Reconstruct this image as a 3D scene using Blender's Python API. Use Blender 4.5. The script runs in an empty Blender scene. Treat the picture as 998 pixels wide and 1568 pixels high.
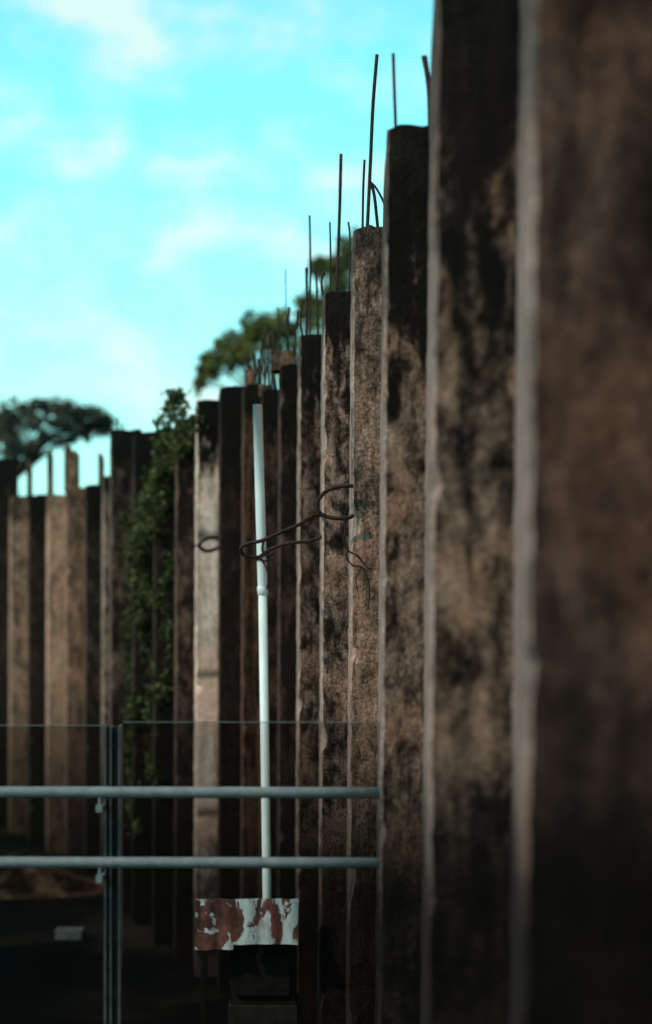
import bpy, bmesh, math, random
from mathutils import Vector, noise as mnoise
random.seed(7)
F=2495.0; CX=499.0; HY=950.0; EYE=1.6
GZ=-1.5
def W(x,y,d): return Vector(((x-CX)*d/F, d, EYE+(HY-y)*d/F))
S=bpy.context.scene
COL=S.collection

# ---------------- material helpers ----------------
def newmat(name):
    m=bpy.data.materials.new(name); m.use_nodes=True
    nt=m.node_tree; nt.nodes.clear()
    out=nt.nodes.new('ShaderNodeOutputMaterial'); b=nt.nodes.new('ShaderNodeBsdfPrincipled')
    nt.links.new(b.outputs[0],out.inputs[0])
    return m,nt,b
def N(nt,t,**k):
    n=nt.nodes.new(t)
    for a,v in k.items(): setattr(n,a,v)
    return n
def noise_n(nt,vec,scale,detail=6,rough=.6,dist=0):
    n=N(nt,'ShaderNodeTexNoise'); n.inputs['Scale'].default_value=scale
    n.inputs['Detail'].default_value=detail; n.inputs['Roughness'].default_value=rough
    n.inputs['Distortion'].default_value=dist
    nt.links.new(vec,n.inputs['Vector']); return n.outputs['Fac']
def ramp(nt,fac,pts):
    r=N(nt,'ShaderNodeValToRGB'); e=r.color_ramp.elements
    while len(e)<len(pts): e.new(.5)
    for i,(p,c) in enumerate(pts):
        e[i].position=p
        e[i].color=(c,c,c,1) if not isinstance(c,tuple) else (*c,1)
    nt.links.new(fac,r.inputs[0]); return r.outputs[0]
def mapping(nt,src,loc=(0,0,0),scale=(1,1,1)):
    m=N(nt,'ShaderNodeMapping'); m.inputs['Location'].default_value=loc; m.inputs['Scale'].default_value=scale
    nt.links.new(src,m.inputs['Vector']); return m.outputs[0]
def mix(nt,f,a,b,mode='MIX'):
    m=N(nt,'ShaderNodeMix',data_type='RGBA',blend_type=mode)
    for s,v in ((m.inputs[0],f),(m.inputs[6],a),(m.inputs[7],b)):
        if isinstance(v,(int,float)): s.default_value=v
        elif isinstance(v,tuple): s.default_value=(*v,1)
        else: nt.links.new(v,s)
    return m.outputs[2]
def mth(nt,op,a,b=0,c=None,clamp=False):
    m=N(nt,'ShaderNodeMath',operation=op); m.use_clamp=clamp
    for i,v in enumerate((a,b) if c is None else (a,b,c)):
        if isinstance(v,(int,float)): m.inputs[i].default_value=v
        else: nt.links.new(v,m.inputs[i])
    return m.outputs[0]
def maprange(nt,v,a,b,c=0,d=1):
    m=N(nt,'ShaderNodeMapRange',interpolation_type='SMOOTHSTEP')
    nt.links.new(v,m.inputs[0])
    for i,x in enumerate((a,b,c,d)): m.inputs[i+1].default_value=x
    return m.outputs[0]
def bump(nt,b,h,st=.4,dist=.01):
    n=N(nt,'ShaderNodeBump'); n.inputs['Strength'].default_value=st; n.inputs['Distance'].default_value=dist
    nt.links.new(h,n.inputs['Height']); nt.links.new(n.outputs[0],b.inputs['Normal'])

def concrete(name,seed,light=(.30,.215,.16),dark=(.016,.0105,.0085),cover=.5,stain=1.0,stainamt=1.0,sc=1.0,foot_shade=None,rust=0.0,soft=1.0,spk=.6,joints=False):
    # foot = (z start, z full) of shade painted into the colour near the base, in object space (object origin is at the pile top)
    m,nt,b=newmat(name)
    tc=N(nt,'ShaderNodeTexCoord').outputs['Object']
    light=(light[0]*1.02,light[1]*.90,light[2]*.90)
    v=mapping(nt,tc,(seed*3.7,seed*1.3,seed*5.1),(1,1,.5))
    v1=mapping(nt,tc,(seed*2.1,seed*7.3,seed*1.7),(1,1,.8))
    n1=noise_n(nt,v,10*sc,9,.64,.5)
    n2=noise_n(nt,v1,3.0*sc,3,.55,.3)
    n3=noise_n(nt,v1,80,4,.7)
    n4=noise_n(nt,mapping(nt,tc,(seed,2,3),(1,1,.08)),20*sc,5,.6,.3)
    n5=noise_n(nt,v1,32*sc,6,.7,.5)
    s=mth(nt,'ADD',mth(nt,'MULTIPLY',n1,.46),mth(nt,'MULTIPLY',n2,.26))
    s=mth(nt,'ADD',s,mth(nt,'MULTIPLY',n4,.10))
    s=mth(nt,'ADD',s,mth(nt,'MULTIPLY',n5,.18))
    c0=.60-.20*cover; wd=.050*soft
    f=ramp(nt,s,[(c0-wd,0.0),(c0-.1*wd,.2),(c0+.7*wd,.55),(c0+1.9*wd,1.0)])
    sep=N(nt,'ShaderNodeSeparateXYZ'); nt.links.new(tc,sep.inputs[0])
    depth=mth(nt,'MULTIPLY',sep.outputs['Z'],-1/stain)
    wob=mth(nt,'MULTIPLY',mth(nt,'SUBTRACT',mth(nt,'ADD',mth(nt,'MULTIPLY',n1,.75),mth(nt,'MULTIPLY',n4,.25)),.5),2.9)
    top=maprange(nt,mth(nt,'ADD',depth,wob),.50,1.12,1,0)
    strk=maprange(nt,mth(nt,'ADD',mth(nt,'MULTIPLY',n4,.65),mth(nt,'MULTIPLY',n2,.35)),.40,.50,.42,0)
    col=mix(nt,f,dark,light)
    mid=mix(nt,maprange(nt,n2,.4,.62),(1.08,1.03,1.0),(.88,.72,.64))
    col=mix(nt,1.0,col,mid,'MULTIPLY')
    if rust>0:
        col=mix(nt,mth(nt,'MULTIPLY',maprange(nt,n4,.42,.6),rust),col,(.36,.13,.06))
    sp=ramp(nt,n3,[(.36,.25),(.47,.85),(.56,1.1),(.68,1.7)])
    col=mix(nt,spk,col,sp,'MULTIPLY')
    col=mix(nt,strk,col,(.015,.010,.0085))
    if joints:
        jn_=mth(nt,'FRACT',mth(nt,'ADD',mth(nt,'MULTIPLY',sep.outputs['Z'],.83),mth(nt,'MULTIPLY',n1,.06)))
        jf=ramp(nt,jn_,[(.0,.0),(.035,.75),(.05,.75),(.10,0.0)])
        col=mix(nt,jf,col,(.05,.036,.03))
    col=mix(nt,mth(nt,'MULTIPLY',top,min(1,.96*stainamt)),col,(.009,.0064,.0055))
    if foot_shade:
        zz=mth(nt,'ADD',mth(nt,'MULTIPLY',sep.outputs['Z'],-1.0),mth(nt,'MULTIPLY',mth(nt,'SUBTRACT',n1,.5),(foot_shade[1]-foot_shade[0])*1.6))
        ft=maprange(nt,zz,foot_shade[0],foot_shade[1])
        col=mix(nt,mth(nt,'MULTIPLY',ft,.95),col,(.006,.0043,.0036))  # shade painted into the colour, darkest towards the base
    nt.links.new(col,b.inputs['Base Color'])
    b.inputs['Roughness'].default_value=.95
    b.inputs['Specular IOR Level'].default_value=.08
    bump(nt,b,mth(nt,'ADD',n3,mth(nt,'MULTIPLY',n5,2)),.9,.009)
    return m

def simple(name,c1,c2,scale=8,rough=.6,metal=0,bumps=0.2,thr=(.4,.6),zs=1.0,spec=.3):
    m,nt,b=newmat(name)
    tc=N(nt,'ShaderNodeTexCoord').outputs['Object']
    n=noise_n(nt,mapping(nt,tc,(1,2,3),(1,1,zs)),scale,8,.65,.2)
    col=mix(nt,ramp(nt,n,[(thr[0],0.0),(thr[1],1.0)]),c1,c2)
    nt.links.new(col,b.inputs['Base Color'])
    b.inputs['Roughness'].default_value=rough; b.inputs['Metallic'].default_value=metal
    b.inputs['Specular IOR Level'].default_value=spec
    if bumps: bump(nt,b,n,bumps,.01)
    return m

# ---------------- object helpers ----------------
def addobj(name,verts,faces,mats=(),loc=(0,0,0),parent=None,smooth=False,fm=None):
    me=bpy.data.meshes.new(name); me.from_pydata([tuple(v) for v in verts],[],faces)
    for m in mats: me.materials.append(m)
    if fm:
        for p,i in zip(me.polygons,fm): p.material_index=i
    if smooth:
        for p in me.polygons: p.use_smooth=True
    me.update()
    o=bpy.data.objects.new(name,me); o.location=loc; COL.objects.link(o)
    if parent: o.parent=parent
    return o
def empty(name,loc=(0,0,0)):
    o=bpy.data.objects.new(name,None); o.location=loc; COL.objects.link(o); return o
def box(name,x0,x1,y0,y1,z0,z1,mat,parent=None,bev=.004):
    me=bpy.data.meshes.new(name); bm=bmesh.new(); bmesh.ops.create_cube(bm,size=1)
    for v in bm.verts:
        v.co=Vector(((v.co.x)*(x1-x0),(v.co.y)*(y1-y0),(v.co.z)*(z1-z0)))
    if bev: bmesh.ops.bevel(bm,geom=bm.edges[:],offset=bev,segments=2,affect='EDGES')
    bm.to_mesh(me); bm.free(); me.materials.append(mat)
    o=bpy.data.objects.new(name,me); o.location=((x0+x1)/2,(y0+y1)/2,(z0+z1)/2); COL.objects.link(o)
    if parent: o.parent=parent
    return o
def tube(verts,faces,pts,radii,seg=8,cap=True):
    pts=[Vector(p) for p in pts]; base=len(verts); n=len(pts)
    up=Vector((.13,.31,.94)).normalized()
    for i,p in enumerate(pts):
        t=(pts[min(i+1,n-1)]-pts[max(i-1,0)]).normalized()
        a=t.cross(up)
        if a.length<.15: a=t.cross(Vector((1,0,0)))
        a.normalize(); b=t.cross(a)
        r=radii[i] if isinstance(radii,(list,tuple)) else radii
        for k in range(seg):
            an=2*math.pi*k/seg
            verts.append(p+a*math.cos(an)*r+b*math.sin(an)*r)
    for i in range(n-1):
        for k in range(seg):
            k2=(k+1)%seg
            faces.append((base+i*seg+k,base+i*seg+k2,base+(i+1)*seg+k2,base+(i+1)*seg+k))
    if cap:
        faces.append(tuple(base+k for k in range(seg))[::-1])
        faces.append(tuple(base+(n-1)*seg+k for k in range(seg)))
def smoothpath(pts,k=6):
    pts=[Vector(p) for p in pts]; out=[]
    for i in range(len(pts)-1):
        p0=pts[max(i-1,0)];p1=pts[i];p2=pts[i+1];p3=pts[min(i+2,len(pts)-1)]
        for j in range(k):
            t=j/k
            out.append(.5*((2*p1)+(p2-p0)*t+(2*p0-5*p1+4*p2-p3)*t*t+(3*p1-p0-3*p2+p3)*t**3))
    out.append(pts[-1]); return out

# ---------------- ground, walkway ----------------
m_ground=simple('damp_soil',(.003,.0025,.002),(.018,.012,.008),.55,.98,0,.5,(.48,.7),spec=.02)
addobj('ground',[(-900,-600,GZ),(900,-600,GZ),(900,1500,GZ),(-900,1500,GZ)],[(0,1,2,3)],[m_ground])
m_walk=simple('walkway_concrete',(.035,.03,.027),(.07,.06,.05),5,.9,0,.3)
box('walkway',-9,.34,-6,6.35,-.22,0,m_walk,bev=.01)
m_earth=simple('excavated_earth',(.010,.006,.004),(.12,.065,.042),2.6,.98,0,.9,(.42,.66),spec=.0)
def heap(cx,cy,rx,ry,h,seed):
    v=[];f=[];n=44;r=14
    for i in range(r+1):
        for k in range(n):
            a=2*math.pi*k/n; t=i/r
            x=math.cos(a)*t*rx; y=math.sin(a)*t*ry
            z=h*max(0,(1-t*t))**1.3*(1+.9*mnoise.noise(Vector((x*1.4+seed,y*1.4,0))))+.22*h*mnoise.noise(Vector((x*5,y*5,seed)))*(1-t)
            v.append((cx+x,cy+y,GZ+z-(.03 if i==r else 0)))
    for i in range(r):
        for k in range(n):
            k2=(k+1)%n; f.append((i*n+k,(i+1)*n+k,(i+1)*n+k2,i*n+k2))
    return addobj('earth_mound',v,f,[m_earth],smooth=True)
heap(-3.7,18.9,1.4,.8,.30,3.1)

# ---------------- concrete sheet piles ----------------
m_rebar=simple('rusty_steel_bar',(.018,.010,.010),(.055,.022,.014),30,.85,0,.4,spec=.2)
br=(.22,.145,.105)
P=[
 (1130,-900,1.9,40,.010,dict(light=br,cover=.5,stain=.6,sc=.6)),
 (818,-520,3.1,22,.010,dict(light=(.26,.165,.13),dark=(.024,.015,.013),cover=.55,stain=.75,stainamt=.8,sc=.75,soft=1.5)),
 (668,-60,4.5,11,.0095,dict(light=(.46,.335,.26),dark=(.016,.011,.009),cover=.57,stain=1.3,sc=.95,soft=1.05)),
 (591,192,6.0,6,.009,dict(light=(.43,.315,.25),cover=.59,stain=1.2,sc=1.2)),
 (540,347,7.54,3.2,.007,dict(light=(.54,.40,.32),dark=(.042,.028,.022),cover=.67,stain=.25,stainamt=.75,sc=1.4,soft=1.25,spk=.85)),
 (495,447,9.04,2.8,.006,dict(light=(.48,.355,.295),dark=(.022,.015,.012),cover=.56,stain=.55,sc=1.4,spk=.85)),
 (458,512,10.38,2.4,.004,dict(light=(.32,.235,.195),cover=.51,stain=.65,sc=1.4,spk=.8)),
 (428,558,11.6,2,.003,dict(light=(.11,.078,.065),cover=.38,stain=.8)),
 (400,597,12.4,2,.003,dict(light=(.13,.088,.07),cover=.42,stain=.5)),
 (372,590,13.0,2,.003,dict(light=(.16,.095,.075),cover=.45,stain=.3,rust=.2)),
 (337,592,13.6,2,.003,dict(light=(.055,.036,.028),cover=.38,stain=.8)),
 (301,612,14.2,2,.003,dict(light=(.95,.76,.66),dark=(.36,.27,.22),cover=.90,stain=.68,stainamt=1.04,sc=.6,spk=.4,joints=True)),
 (270,640,14.9,2,.003,dict(light=(.19,.14,.115),cover=.45,stain=.8)),
 (237,656,15.6,2,.003,dict(light=(.07,.052,.042),cover=.38,stain=.9)),
 (205,662,16.6,2,.003,dict(light=(.07,.052,.042),cover=.38,stain=.9)),
 (170,657,17.6,2,.003,dict(light=(.17,.125,.105),cover=.45,stain=.7)),
 (158,728,19.0,2,.002,dict(light=(.40,.32,.27),cover=.6,stain=.4)),
 (131,742,20.0,2,.002,dict(light=(.11,.078,.064),cover=.42,stain=.7)),
 (102,747,20.9,2,.002,dict(light=(.38,.25,.185),dark=(.07,.043,.033),cover=.57,stain=.4,stainamt=.5,rust=.3)),
 (73,757,21.8,2,.002,dict(light=(.66,.46,.36),dark=(.18,.11,.08),cover=.69,stain=.25,stainamt=.2,rust=.5)),
 (45,757,22.7,2,.002,dict(light=(.06,.044,.037),cover=.4,stain=.7)),
 (16,760,23.6,2,.002,dict(light=(.50,.335,.255),dark=(.10,.063,.047),cover=.64,stain=.4,stainamt=.6,rust=.3)),
 (-12,702,24.5,2,.002,dict(light=(.08,.055,.045),cover=.4,stain=.8)),
 (-45,720,25.5,2,.002,dict(light=(.2,.14,.1),cover=.4,stain=.8)),
 (-80,730,26.6,2,.002,dict(light=(.2,.14,.1),cover=.4,stain=.8)),
 (-120,740,27.8,2,.002,dict(light=(.2,.14,.1),cover=.4,stain=.8)),
]
wall=empty('concrete_sheet_pile_wall')
piledat=[]
for j,(xL,yt,d,strip,lean,par) in enumerate(P):
    dn=P[j+1][2] if j+1<len(P) else d+1.2
    xr=P[j-1][0]+12 if j>0 else xL+500
    if j>0: xr=max(xr,xL+30)
    ztop=EYE+(HY-yt)*d/F
    if d<5: ztop=EYE+1.80+.04*j
    fl=((xL-CX)*d/F,d); fr=((xr-CX)*d/F,d+.004)
    db=dn-.03
    bl=((xL-strip-CX)*db/F,db); brr=((xr-CX)*db/F,db)
    lo=Vector((fl[0],fl[1],ztop))
    c=.012
    w=fr[0]-fl[0]
    sd=(Vector(bl)-Vector(fl)); sd.normalize()
    sec=[]
    for t in (0,.2,.4,.6,.8): sec.append((c+ (w-c)*t,0.0+.004*t))
    sec.append((w,.004)); sec.append((brr[0]-fl[0],brr[1]-fl[1]))
    bx,by=bl[0]-fl[0],bl[1]-fl[1]
    sec.append((bx+c,by)); sec.append((bx-sd.x*c,by-sd.y*c))
    for t in (.6,.3): sec.append((bx*t,by*t))
    sec.append((sd.x*c,sd.y*c))
    n=len(sec); H=ztop-GZ+.4; L=150
    vs=[];fs=[];fm=[]
    ph=random.random()*100
    for i in range(L+1):
        z=-H*i/L
        for k,(x,y) in enumerate(sec):
            q=Vector((x*9+ph,y*9,z*9)); q2=Vector((x*30+ph,y*30,z*26))
            o1=mnoise.noise(q)*.004+mnoise.noise(q2)*.005
            ch=mnoise.noise(Vector((ph,z*7,2.2)))
            if ch>.34 and k in (0,11): o1+=(ch-.34)*.08   # chipped arris
            jt=0
            if i==0: jt=mnoise.noise(Vector((x*25+ph,y*8,3)))*.03-(.014 if k in (0,11) else 0)
            sl=lean*z
            a=o1 if k in (0,9,10,11,8) else o1*.4
            vs.append((x+a+sl,y+o1*.7,z+jt))
    for i in range(L):
        for k in range(n):
            k2=(k+1)%n
            fs.append((i*n+k,(i+1)*n+k,(i+1)*n+k2,i*n+k2))
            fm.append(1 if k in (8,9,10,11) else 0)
    fs.append(tuple(range(n))); fm.append(0)
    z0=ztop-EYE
    foot_shade=(z0+170*d/F, z0+min(590,370+d*9)*d/F)  # start and full depth of the painted shade, scaled by distance
    if j>=11: foot_shade=(z0+60*d/F, z0+370*d/F)
    if j==11: foot_shade=(z0+130*d/F, z0+470*d/F)
    mat=concrete('pile_concrete_%d'%j,j+1.37,foot_shade=foot_shade,**par)
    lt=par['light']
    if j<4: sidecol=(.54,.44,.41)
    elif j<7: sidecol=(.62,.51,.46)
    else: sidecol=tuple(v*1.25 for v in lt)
    mat2=concrete('pile_edge_concrete_%d'%j,j+9.1,light=sidecol,dark=tuple(v*.25 for v in sidecol),cover=.74,stain=.85 if j<4 else .35,stainamt=.75,sc=.9,foot_shade=(foot_shade[0],foot_shade[1]*1.05),soft=1.6,spk=.5)
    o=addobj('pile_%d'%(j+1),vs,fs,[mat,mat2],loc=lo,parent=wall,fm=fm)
    piledat.append((xL,yt,d,ztop))

# ---------------- rebar starter bars ----------------
vs=[];fs=[]
def bar(pts,d,r,k=5):
    pp=[W(x,y,d+(dd[0] if dd else 0)) for x,y,*dd in pts]
    tube(vs,fs,smoothpath(pp,k),r,7)
bar([(602,82),(603.5,130),(606,200)],6.08,.0062)
bar([(650,86),(656,125),(661,165),(661,200)],6.1,.0095)
bar([(647,86),(653,118),(656,150),(657,200)],6.25,.006)
bar([(577,84),(571,160),(567,250),(562,355)],7.62,.0085)
bar([(558,245),(556,290),(555,355)],7.75,.006)
bar([(567,279),(573,300),(579,355)],7.65,.008)
bar([(566,279),(574,286),(584,303),(592,325),(594,355)],7.9,.006)
bar([(522,236),(520,320),(517,400),(515,455)],9.12,.0095)
bar([(505,340),(506,390),(505,455)],9.3,.006)
bar([(533,340),(536,370),(535,455)],9.2,.006)
bar([(497,418),(492,430),(494,455)],9.2,.007)
bar([(474,330),(475,400),(474,520)],10.45,.0075)
bar([(469,410),(470,460),(469,520)],10.5,.010)
bar([(482,405),(485,440),(487,520)],10.6,.008)
bar([(462,465),(460,490),(464,520)],10.5,.008)
bar([(437,412),(438,470),(441,565)],11.7,.0045)
bar([(443,470),(441,500),(440,565)],11.7,.010)
bar([(456,475),(452,520),(451,565)],11.8,.009)
bar([(425,470),(428,520),(432,565)],11.9,.006)
for x,y0,y1 in ((405,500,603),(411,512,603),(417,505,603),(421,535,603),(400,520,603)):
    bar([(x+2,y0),(x-1,(y0+y1)/2),(x+1,y1)],12.5,.009)
for x,y0,y1 in ((378,545,596),(383,560,596),(389,540,596),(395,550,596)):
    bar([(x,y0),(x+2,(y0+y1)/2),(x,y1)],13.1,.012)
for x,y0,y1 in ((180,640,663),(187,648,663)):
    bar([(x,y0),(x+1,(y0+y1)/2),(x,y1)],17.7,.012)
o=addobj('rebar_starter_bars',vs,fs,[m_rebar],parent=wall,smooth=True)

m_stub=concrete('stub_concrete',3.3,light=(.34,.21,.16),cover=.6,stain=3,stainamt=.1,rust=.2)
def stub(x0,x1,y0,y1,d,mat=m_stub):
    a=W(x0,y0,d+.08); b=W(x1,y1,d+.3)
    nx=6; v=[];f=[]
    for i in range(nx+1):
        x=a.x+(b.x-a.x)*i/nx
        zt=a.z-random.random()*.22*(a.z-b.z)
        for (yy,zz) in ((a.y,b.z-.05),(a.y,zt),(b.y,zt-.01),(b.y,b.z-.05)): v.append((x,yy,zz))
    for i in range(nx):
        for k in range(4):
            k2=(k+1)%4; f.append((i*4+k,i*4+k2,(i+1)*4+k2,(i+1)*4+k))
    f.append((0,3,2,1)); f.append(tuple(nx*4+k for k in range(4)))
    return addobj('broken_pile_stub',v,f,[mat],parent=wall)
stub(374,392,563,594,13.0); stub(396,418,588,603,12.4); stub(417,452,534,563,11.6)
stub(72,82,686,760,21.8); stub(98,122,680,750,20.9); stub(150,160,688,745,20.0); stub(41,50,700,760,22.7)

# ---------------- bent bars and wire from pile faces ----------------
vs=[];fs=[]
bar([(541,744),(520,745),(500,752),(487,766),(486,780),(497,790),(518,794),(536,792),(541,788)],7.5,.0095)
bar([(497,789,1.3),(480,790,1.0),(458,803,.8),(430,815,.8),(400,828,.9),(380,832,1),(369,840,1.2),(375,851,1.4),(395,853,1.5),(412,842,1.5),(440,832,1.4),(470,829,1.4),(494,822,1.4)],7.9,.0105)
bar([(411,820),(404,828),(402,843),(410,852),(420,845)],9.1,.007)
bar([(336,825,0),(322,823,-.3),(309,829,-.4),(306,838,-.4),(318,844,-.3),(336,838,0)],14.1,.016)
bar([(306,834),(292,836),(282,830),(285,822)],13.8,.009)
bar([(527,795),(529,812),(526,828),(533,843),(546,850),(556,862),(566,872)],7.45,.0042)
bar([(522,800),(524,820),(533,838),(530,852),(540,866),(553,868),(561,880),(566,905),(563,935)],7.42,.0036)
bar([(553,868),(545,888),(548,905)],7.42,.0028)
bar([(398,853),(406,866),(411,884),(408,902)],9.3,.005)
bar([(412,850),(418,868),(426,888),(424,902)],9.3,.004)
addobj('bent_rebar_hooks',vs,fs,[m_rebar],parent=wall,smooth=True)

# ---------------- vent pipe ----------------
pipe=empty('white_vent_pipe')
m_pvc=simple('weathered_white_pvc',(.80,.82,.82),(.60,.63,.62),14,.45,0,.05,(.4,.75),.3)
vs=[];fs=[]
top=W(394,620,9.45); jn=W(402,905,9.45); bot=W(409,1400,9.45); g=Vector((bot.x+.02,bot.y,GZ))
tube(vs,fs,[top,top.lerp(jn,.5),jn],.028,20,cap=False)
tube(vs,fs,[top+Vector((0,0,.001)),jn],.0235,20,cap=False)
for k in range(20):
    k2=(k+1)%20
    fs.append((k,k2,60+k2,60+k))
tube(vs,fs,[jn,bot,g],.0255,20)
addobj('pipe_run',vs,fs,[m_pvc],parent=pipe,smooth=True)
vs=[];fs=[]
tube(vs,fs,[jn+Vector((-.002,0,.025)),jn+Vector((-.002,0,.02)),jn+Vector((.001,0,-.02)),jn+Vector((.001,0,-.025))],[.028,.0305,.0305,.026],20)
addobj('pipe_coupling',vs,fs,[m_pvc],parent=pipe,smooth=True)
vs=[];fs=[]
cc=W(401,858,9.45)
pts=[cc+Vector((math.cos(a)*.034,math.sin(a)*.034,math.sin(a*2)*.006)) for a in [i*2*math.pi/14 for i in range(15)]]
tube(vs,fs,pts,.005,6)
addobj('tie_wire',vs,fs,[m_rebar],parent=pipe,smooth=True)

# ---------------- rusty cabinet ----------------
cab=empty('rusty_metal_cabinet')
def rustmat(name,thr,seed,zs,sc):
    m,nt,b=newmat(name)
    tc=N(nt,'ShaderNodeTexCoord').outputs['Object']
    n1=noise_n(nt,mapping(nt,tc,(seed,0,seed*1.7),(1.0,.3,zs)),sc,4,.5,.6)
    n2=noise_n(nt,mapping(nt,tc,(0,3,0),(1,1,1)),45,5,.7)
    n6=noise_n(nt,mapping(nt,tc,(5,3,0),(1,1,.4)),20,5,.7)
    s=mth(nt,'ADD',mth(nt,'MULTIPLY',n1,.8),mth(nt,'MULTIPLY',n2,.2))
    sp=N(nt,'ShaderNodeSeparateXYZ'); nt.links.new(tc,sp.inputs[0])
    s=mth(nt,'ADD',s,maprange(nt,sp.outputs['Z'],.0,.06,-.12,0))
    f=ramp(nt,s,[(thr-.012,0.0),(thr+.022,1.0)])
    rc=ramp(nt,n6,[(.35,(.025,.008,.006)),(.5,(.10,.026,.018)),(.7,(.20,.065,.04))])
    paint=mix(nt,maprange(nt,n6,.45,.7),(.50,.57,.58),(.28,.27,.25))
    col=mix(nt,f,paint,rc)
    nt.links.new(col,b.inputs['Base Color']); b.inputs['Roughness'].default_value=.75; bump(nt,b,s,.5,.006)
    return m
m_r1=rustmat('rusted_white_paint_a',.45,4.2,.7,11); m_r2=rustmat('rusted_white_paint_b',.497,2.6,.35,14)
m_cab=simple('dark_cabinet_paint',(.010,.009,.009),(.022,.018,.015),12,.8,0,.2,spec=.08)
def sheet(name,x0,x1,y0,y1,d,tilt,ribs,mat):
    a=W(x0,y0,d); b2=W(x1,y1,d); nx=ribs*8; v=[];f=[]
    o0=Vector((a.x,d,b2.z))
    H=a.z-b2.z; Wd=b2.x-a.x
    nz=6
    for side in (0,1):
        for iz in range(nz+1):
            for i in range(nx+1):
                x=Wd*i/nx; z=H*iz/nz
                r=.005*math.sin(i/8*2*math.pi)+mnoise.noise(Vector((x*5,z*5,x0)))*.012
                v.append((x,side*.003+r+tilt*iz/nz,z+mnoise.noise(Vector((x*12+x0,0,iz*.3)))*.008))
    M=(nx+1)*(nz+1)
    for iz in range(nz):
        for i in range(nx):
            q=iz*(nx+1)+i
            f.append((q,q+1,q+nx+2,q+nx+1)); f.append((M+q,M+q+nx+1,M+q+nx+2,M+q+1))
    for i in range(nx):
        f.append((i,M+i,M+i+1,i+1)); q=nz*(nx+1)+i; f.append((q,q+1,M+q+1,M+q))
    for iz in range(nz):
        q=iz*(nx+1); f.append((q,q+nx+1,M+q+nx+1,M+q)); q+=nx; f.append((q,M+q,M+q+nx+1,q+nx+1))
    return addobj(name,v,f,[mat],loc=o0,parent=cab)
sheet('front_sheet_1',298,357,1379,1454,8.92,.06,2,m_r1)
sheet('front_sheet_2',355,456,1379,1446,8.90,.06,3,m_r2)
a=W(300,1452,9); c2=W(455,1600,9)
box('cap',a.x-.005,c2.x+.005,9.0,9.30,W(0,1386,9).z-.03,W(0,1386,9).z-.018,m_r1,cab,.003)
bx0=W(352,1,9).x; bx1=W(453,1,9).x
box('body',bx0,bx1,9.02,9.30,GZ+.35,W(0,1392,9).z-.02,m_cab,cab)
m_kick=simple('cabinet_plinth',(.012,.010,.009),(.026,.021,.018),12,.8)
box('plinth',bx0-.01,bx1+.01,8.98,9.32,GZ,W(0,1540,9).z,m_kick,cab)
box('door_panel',bx0+.03,bx1-.03,9.0,9.02,W(0,1525,9).z,W(0,1462,9).z,m_cab,cab)
box('leg_1',W(306,1,9).x,W(312,1,9).x,9.04,9.07,GZ,W(0,1396,9).z,m_cab,cab,.002)
box('leg_2',W(306,1,9).x,W(312,1,9).x,9.25,9.28,GZ,W(0,1396,9).z,m_cab,cab,.002)
box('brace',W(306,1,9).x,bx0,9.075,9.10,W(0,1452,9).z-.02,W(0,1446,9).z-.02,m_cab,cab,.002)

# ---------------- railing + glass ----------------
rail=empty('glass_panel_railing')
m_steel=simple('painted_gray_steel',(.12,.125,.13),(.20,.21,.215),18,.5,0,.1,(.35,.7),1,.45)
m_post=simple('dull_aluminium',(.045,.042,.040),(.08,.077,.075),10,.4,0,.05,spec=.4)
def hrail(name,y,r):
    v=[];f=[]
    a=W(-700,y-1.5,6.12); b=W(598,y+.8,6.12)
    tube(v,f,[a.lerp(b,i/8) for i in range(9)],r,20)
    addobj(name,v,f,[m_steel],parent=rail,smooth=True)
hrail('top_rail',1213,.0215); hrail('lower_rail',1320.5,.021)
def post(xp):
    xa=W(xp,1,6.26).x
    zt=W(0,1110,6.26).z
    for i,(o0,o1) in enumerate(((0,.010),(.022,.030),(.054,.064))):
        box('post_flat',xa+o0,xa+o1,6.22,6.29,-.3,zt-(.004 if i==1 else 0),m_post,rail,.002)
    box('post_core_1',xa+.010,xa+.022,6.235,6.275,-.3,zt-.004,m_cab,rail,.001)
    box('post_core_2',xa+.030,xa+.054,6.235,6.275,-.3,zt-.006,m_cab,rail,.001)
    for yy in (1213,1320.5):
        z=W(0,yy,6.12).z
        box('saddle_bracket',xa-.014,xa+.012,6.10,6.13,z-.075,z-.045,m_steel,rail,.003)
        box('bracket_stem',xa-.006,xa+.004,6.107,6.123,z-.05,z-.015,m_steel,rail,.001)
        box('bracket_arm',xa-.010,xa+.008,6.13,6.22,z-.07,z-.055,m_steel,rail,.002)
for xp in (161,-420): post(xp)
g,nt,b=newmat('smoked_glass'); nt.nodes.remove(b)
tr=N(nt,'ShaderNodeBsdfTransparent'); tr.inputs[0].default_value=(.66,.65,.64,1)
gl=N(nt,'ShaderNodeBsdfGlossy'); gl.inputs['Roughness'].default_value=.03; gl.inputs['Color'].default_value=(.55,.5,.48,1)
fr=N(nt,'ShaderNodeFresnel'); fr.inputs[0].default_value=1.22
ms=N(nt,'ShaderNodeMixShader'); nt.links.new(fr.outputs[0],ms.inputs[0]); nt.links.new(tr.outputs[0],ms.inputs[1]); nt.links.new(gl.outputs[0],ms.inputs[2])
nt.links.new(ms.outputs[0],[n for n in nt.nodes if n.type=='OUTPUT_MATERIAL'][0].inputs[0])
ge=simple('glass_edge',(.07,.08,.075),(.11,.12,.11),5,.3,0,0)
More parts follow.
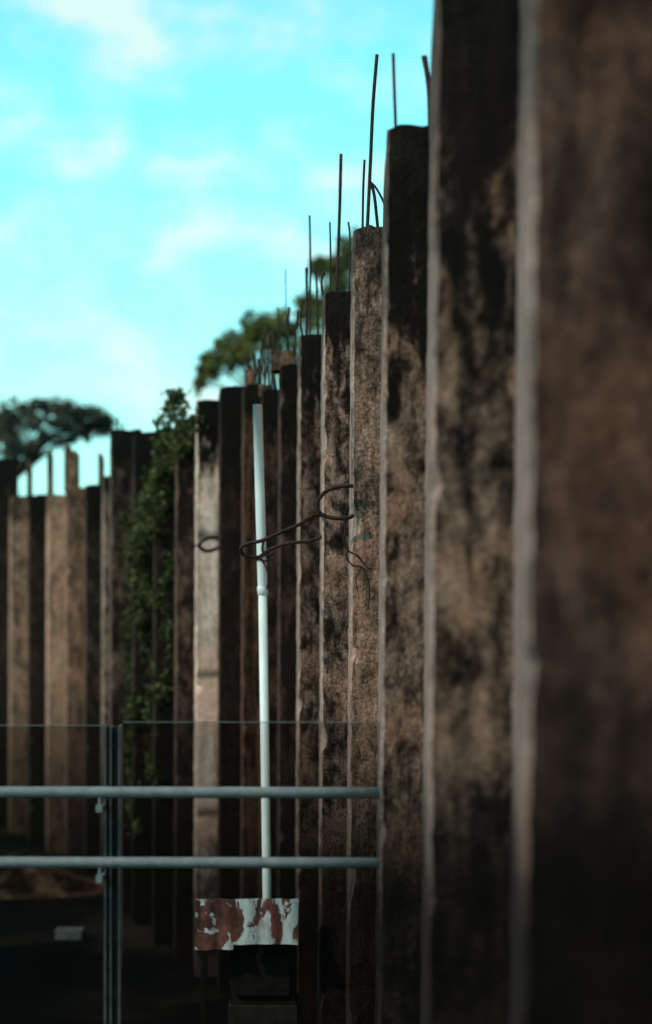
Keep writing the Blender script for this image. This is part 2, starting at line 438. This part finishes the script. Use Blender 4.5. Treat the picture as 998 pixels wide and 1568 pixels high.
def pane(x0,x1,yt):
    a=W(x0,yt,6.25); b2=W(x1,yt,6.25)
    v=[(a.x,6.25,-.2),(b2.x,6.25,-.2),(b2.x,6.25,a.z),(a.x,6.25,a.z),
       (a.x,6.262,a.z-.003),(b2.x,6.262,a.z-.003),(a.x,6.2485,a.z-.0028),(b2.x,6.2485,a.z-.0028)]
    addobj('glass_pane',v,[(0,1,2,3),(3,2,5,4),(6,7,2,3)],[g,ge],parent=rail,fm=[0,1,1])
pane(-400,159,1110); pane(188,592,1105); pane(-720,-425,1110)

# ---------------- pale block lying on the ground ----------------
m_blk=simple('pale_concrete_block',(.10,.088,.078),(.19,.17,.155),10,.8)
blk=empty('hollow_concrete_block',(0,0,0))
p=W(99,1446,15.6)
bz=GZ
for i,(x0,x1,y0,y1,z0,z1) in enumerate(((-.13,.13,-.09,-.06,0,.09),(-.13,.13,.06,.09,0,.09),(-.13,-.10,-.06,.06,0,.09),(-.012,.012,-.06,.06,0,.09),(.10,.13,-.06,.06,0,.09))):
    box('web_%d'%i,p.x+x0,p.x+x1,15.9+y0,15.9+y1,bz+z0,bz+z1,m_blk,blk,.004)

# ---------------- foliage helpers ----------------
def leafmat(name,c1,c2,sc=1.2,trn=.3):
    m,nt,b=newmat(name)
    gi=N(nt,'ShaderNodeNewGeometry'); tc=N(nt,'ShaderNodeTexCoord')
    n=noise_n(nt,tc.outputs['Object'],sc,3,.6)
    f=mth(nt,'ADD',mth(nt,'MULTIPLY',n,.7),mth(nt,'MULTIPLY',gi.outputs['Random Per Island'],.3))
    col=mix(nt,ramp(nt,f,[(.35,0.0),(.62,1.0)]),c1,c2)
    nt.links.new(col,b.inputs['Base Color']); b.inputs['Roughness'].default_value=.7
    b.inputs['Specular IOR Level'].default_value=.2
    out=[x for x in nt.nodes if x.type=='OUTPUT_MATERIAL'][0]
    t=N(nt,'ShaderNodeBsdfTranslucent'); nt.links.new(col,t.inputs[0])
    ms=N(nt,'ShaderNodeMixShader'); ms.inputs[0].default_value=trn
    nt.links.new(b.outputs[0],ms.inputs[1]); nt.links.new(t.outputs[0],ms.inputs[2]); nt.links.new(ms.outputs[0],out.inputs[0])
    return m
def leaf(v,f,c,s,droop=0):
    n=Vector((random.gauss(0,1),random.gauss(0,1),random.gauss(0,1)+.3)).normalized()
    a=n.cross(Vector((random.gauss(0,1),random.gauss(0,1),random.gauss(0,1)-droop))).normalized(); b=n.cross(a)
    i=len(v); L=s*random.uniform(.7,1.3)
    v+= [c-a*L*.5, c+b*L*.26+n*L*.05, c+a*L*.55, c-b*L*.26+n*L*.05]
    f.append((i,i+1,i+2,i+3))
def tree(name,base,fork,blobs,d,lm,bm_,nleaf,ls,droop=.5):
    par=empty(name)
    tv=[];tf=[];lv=[];lf=[]
    B=Vector(base); K=Vector(fork)
    tube(tv,tf,smoothpath([B,B.lerp(K,.5)+Vector((.2,0,0)),K],5),[.34-.022*i for i in range(11)],10)
    for (x,y,rx,ry,dens) in blobs:
        dd=d+random.uniform(-1.5,1.5)
        c=W(x,y,dd); rx=rx*dd/F; ry=ry*dd/F
        mid=K.lerp(c,.5)+Vector((random.uniform(-.2,.2),0,.12*abs(c.x-K.x)))
        pth=smoothpath([K,mid,c],5)
        tube(tv,tf,pth,[.06*(1-i/len(pth))+.013 for i in range(len(pth))],7)
        sub=[]
        for q in range(int(12*dens)+4):
            u=Vector((random.gauss(0,.8),random.gauss(0,.6),random.gauss(0,.85)))
            if u.length>1.7: u*=1.7/u.length
            sc=Vector((c.x+u.x*rx,c.y+u.y*rx,c.z+u.z*ry)); sub.append(sc)
            tube(tv,tf,[c.lerp(mid,.3),c.lerp(sc,.6)+Vector((0,0,-.05)),sc],[.025,.016,.008],5)
        for sc in sub:
            r=random.uniform(.2,.5)*min(rx,ry*1.4)+.10
            el=random.uniform(.6,1.4)
            for _ in range(int(nleaf*random.uniform(.4,1.1))):
                u=Vector((random.gauss(0,.5)*el,random.gauss(0,.5),random.gauss(0,.42)))
                if random.random()<.25: u.z-=abs(random.gauss(0,.7))*droop
                leaf(lv,lf,sc+u*r,ls,droop)
    addobj('trunk_and_limbs',tv,tf,[bm_],parent=par,smooth=True)
    addobj('crown_foliage',lv,lf,[lm],parent=par)
m_bark=simple('tree_bark',(.03,.022,.016),(.07,.05,.038),6,.95,0,.5)
lm1=leafmat('olive_leaves',(.026,.036,.014),(.26,.24,.07),.8,.4)
lm2=leafmat('dark_leaves',(.030,.032,.022),(.14,.12,.08),.7)
D=55
tree('roadside_tree',W(430,1030,D)*1,W(425,660,D),
 [(398,495,20,9,1.1),(384,507,18,11,.9),(364,522,16,11,.8),(347,532,14,11,.8),(334,545,10,13,.7),(322,558,8,13,.6),(310,574,5,11,.35),(303,584,3,7,.2),(422,494,18,10,.8),(442,504,14,16,.8),
  (410,518,28,12,.7),(435,540,26,14,.6),(463,480,16,20,.8),(380,534,14,7,.3),(455,545,25,25,.8),(353,556,8,6,.3),(368,546,8,5,.2),(390,560,10,10,.15)],D,lm1,m_bark,40,.20,1.5)
tree('roadside_tree',W(560,1030,D+4),W(540,640,D+4),
 [(527,383,8,14,.8),(545,376,16,18,1),(520,410,10,12,.7),(503,404,10,6,.6),(489,409,8,8,.5),(530,440,20,16,.9),(500,450,9,10,.4),(480,466,12,14,.9),(550,480,35,40,1.0),(505,500,20,25,.5),(468,462,9,10,.5)],D+4,lm1,m_bark,40,.20,1.3)
tree('spreading_tree',W(20,1030,62),W(22,735,62),
 [(4,642,16,10,.8),(26,632,16,10,.8),(50,627,16,9,.9),(75,624,18,8,.9),(100,628,18,9,.9),(124,634,16,10,.9),(146,642,14,10,.8),(162,652,8,8,.5),(5,665,22,16,.9),(28,660,18,12,.7),(52,650,16,10,.6),(84,646,16,9,.6),(110,654,14,9,.5),(140,662,12,8,.5),(-30,660,30,25,1),(20,690,24,12,.6),(45,684,8,8,.25),(74,674,14,7,.4),(100,668,10,8,.35)],62,lm2,m_bark,38,.20,.6)
def belt():
    v=[];f=[]
    for i in range(260):
        x=random.uniform(-60,60); y=random.uniform(85,100)
        h=EYE+4+2.2*mnoise.noise(Vector((x*.12,0,0)))
        c=Vector((x,y,random.uniform(GZ+1,h)))
        for _ in range(45):
            u=Vector((random.gauss(0,1.3),random.gauss(0,1),random.gauss(0,.8)))
            leaf(v,f,c+u,.7)
    addobj('distant_tree_belt',v,f,[lm2])
belt()

# ---------------- vine on the wall ----------------
lm3=leafmat('vine_leaves',(.010,.018,.006),(.10,.105,.03),2.5)
vine=empty('climbing_vine')
def wd(x):
    for (xL,yt,d,zt) in piledat[6:]:
        if x>=xL-3: return d
    return 24
lv=[];lf=[];tv=[];tf=[]
paths=[([(268,612),(262,640),(250,690),(235,740),(215,790),(205,850),(206,920),(198,1000),(205,1080),(200,1170),(205,1260)],11,40),
       ([(285,622),(275,670),(262,720),(250,770),(235,800),(215,830)],12,34),
       ([(300,640),(285,680),(262,700)],10,20),
       ([(215,880),(235,920),(258,880),(262,850)],9,20),
       ([(210,940),(225,990),(240,1060),(230,1130),(240,1200)],12,26),
       ([(255,920),(258,980),(250,1050)],8,18),
       ([(192,790),(200,815),(225,800)],8,18),
       ([(240,650),(262,618),(272,606),(280,608)],5,14)]
for pts,sp_,cnt in paths:
    pw=[W(x,y,wd(x)-.06) for x,y in pts]; sm=smoothpath(pw,6)
    tube(tv,tf,sm,.008,5)
    for p in sm:
        kk=random.uniform(.3,1.3)
        for _ in range(int(cnt*.75*kk)):
            s=sp_*15/F*.65
            c=p+Vector((random.gauss(0,s),-abs(random.gauss(0,.10)),random.gauss(0,s*1.3)))
            leaf(lv,lf,c,.066,.5)
addobj('stems',tv,tf,[m_bark],parent=vine,smooth=True)
addobj('leaves',lv,lf,[lm3],parent=vine)

# ---------------- out-of-view panel fence, added to keep light off the pit ----------------
fen=empty('pit_shade_fence')
m_fen=concrete('shade_fence_concrete',44.2,light=(.10,.08,.07),cover=.5,stain=1)
for i in range(8):
    y0=-6+i*2.4
    box('shade_panel',-7.62,-7.5,y0+.08,y0+2.32,GZ,4.0,m_fen,fen,.01)
    box('shade_post',-7.68,-7.44,y0-.08,y0+.08,GZ,4.15,m_fen,fen,.01)

# ---------------- sky ----------------
w=bpy.data.worlds.new('World'); S.world=w; w.use_nodes=True
nt=w.node_tree; nt.nodes.clear()
out=nt.nodes.new('ShaderNodeOutputWorld'); bg=nt.nodes.new('ShaderNodeBackground')
sky=nt.nodes.new('ShaderNodeTexSky'); sky.sky_type='NISHITA'; sky.sun_disc=False
EL=math.radians(42)
sd=Vector((-.80,-.42,0)).normalized()
sky.sun_elevation=EL; sky.sun_rotation=math.atan2(sd.x,sd.y)
sky.air_density=1.0; sky.dust_density=.6; sky.ozone_density=1.5
tc=nt.nodes.new('ShaderNodeTexCoord').outputs['Generated']
tint=mix(nt,1.0,sky.outputs[0],(1.75,3.9,2.9),'MULTIPLY')
n1=noise_n(nt,mapping(nt,tc,(.3,.1,.25),(1,1,1.7)),15,6,.5,.2)
n2=noise_n(nt,mapping(nt,tc,(5.3,1.7,3.25),(1,1,2.4)),4.2,3,.5)
s=mth(nt,'ADD',mth(nt,'MULTIPLY',n1,.68),mth(nt,'MULTIPLY',n2,.32))
cf=ramp(nt,s,[(.46,0.0),(.54,.25),(.63,.9)])
col=tint
spz=nt.nodes.new('ShaderNodeSeparateXYZ'); nt.links.new(tc,spz.inputs[0])
hz=maprange(nt,spz.outputs['Z'],.07,.26,.62,0)
col=mix(nt,hz,col,(5.2,9.7,9.6))
col=mix(nt,cf,col,(7.8,9.9,9.3))
nt.links.new(col,bg.inputs[0]); bg.inputs[1].default_value=.1
nt.links.new(bg.outputs[0],out.inputs[0])

# ---------------- sun ----------------
L=bpy.data.lights.new('sun','SUN'); L.energy=2.4; L.angle=math.radians(2); L.color=(1,.77,.63)
so=bpy.data.objects.new('sun',L); COL.objects.link(so)
dirv=Vector((sd.x*math.cos(EL),sd.y*math.cos(EL),math.sin(EL)))
so.rotation_euler=dirv.to_track_quat('Z','Y').to_euler(); so.location=dirv*40

# ---------------- camera ----------------
cd=bpy.data.cameras.new('camera'); co=bpy.data.objects.new('camera',cd); COL.objects.link(co)
co.location=(0,0,EYE); co.rotation_euler=(math.radians(90),0,0)
cd.sensor_fit='HORIZONTAL'; cd.sensor_width=24; cd.lens=F/998*24
cd.shift_y=(HY-784)/998
cd.clip_start=.05; cd.clip_end=3000
cd.dof.use_dof=True; cd.dof.focus_distance=8.0; cd.dof.aperture_fstop=1.25
S.camera=co
S.view_settings.view_transform='Standard'; S.view_settings.look='None'; S.view_settings.exposure=0
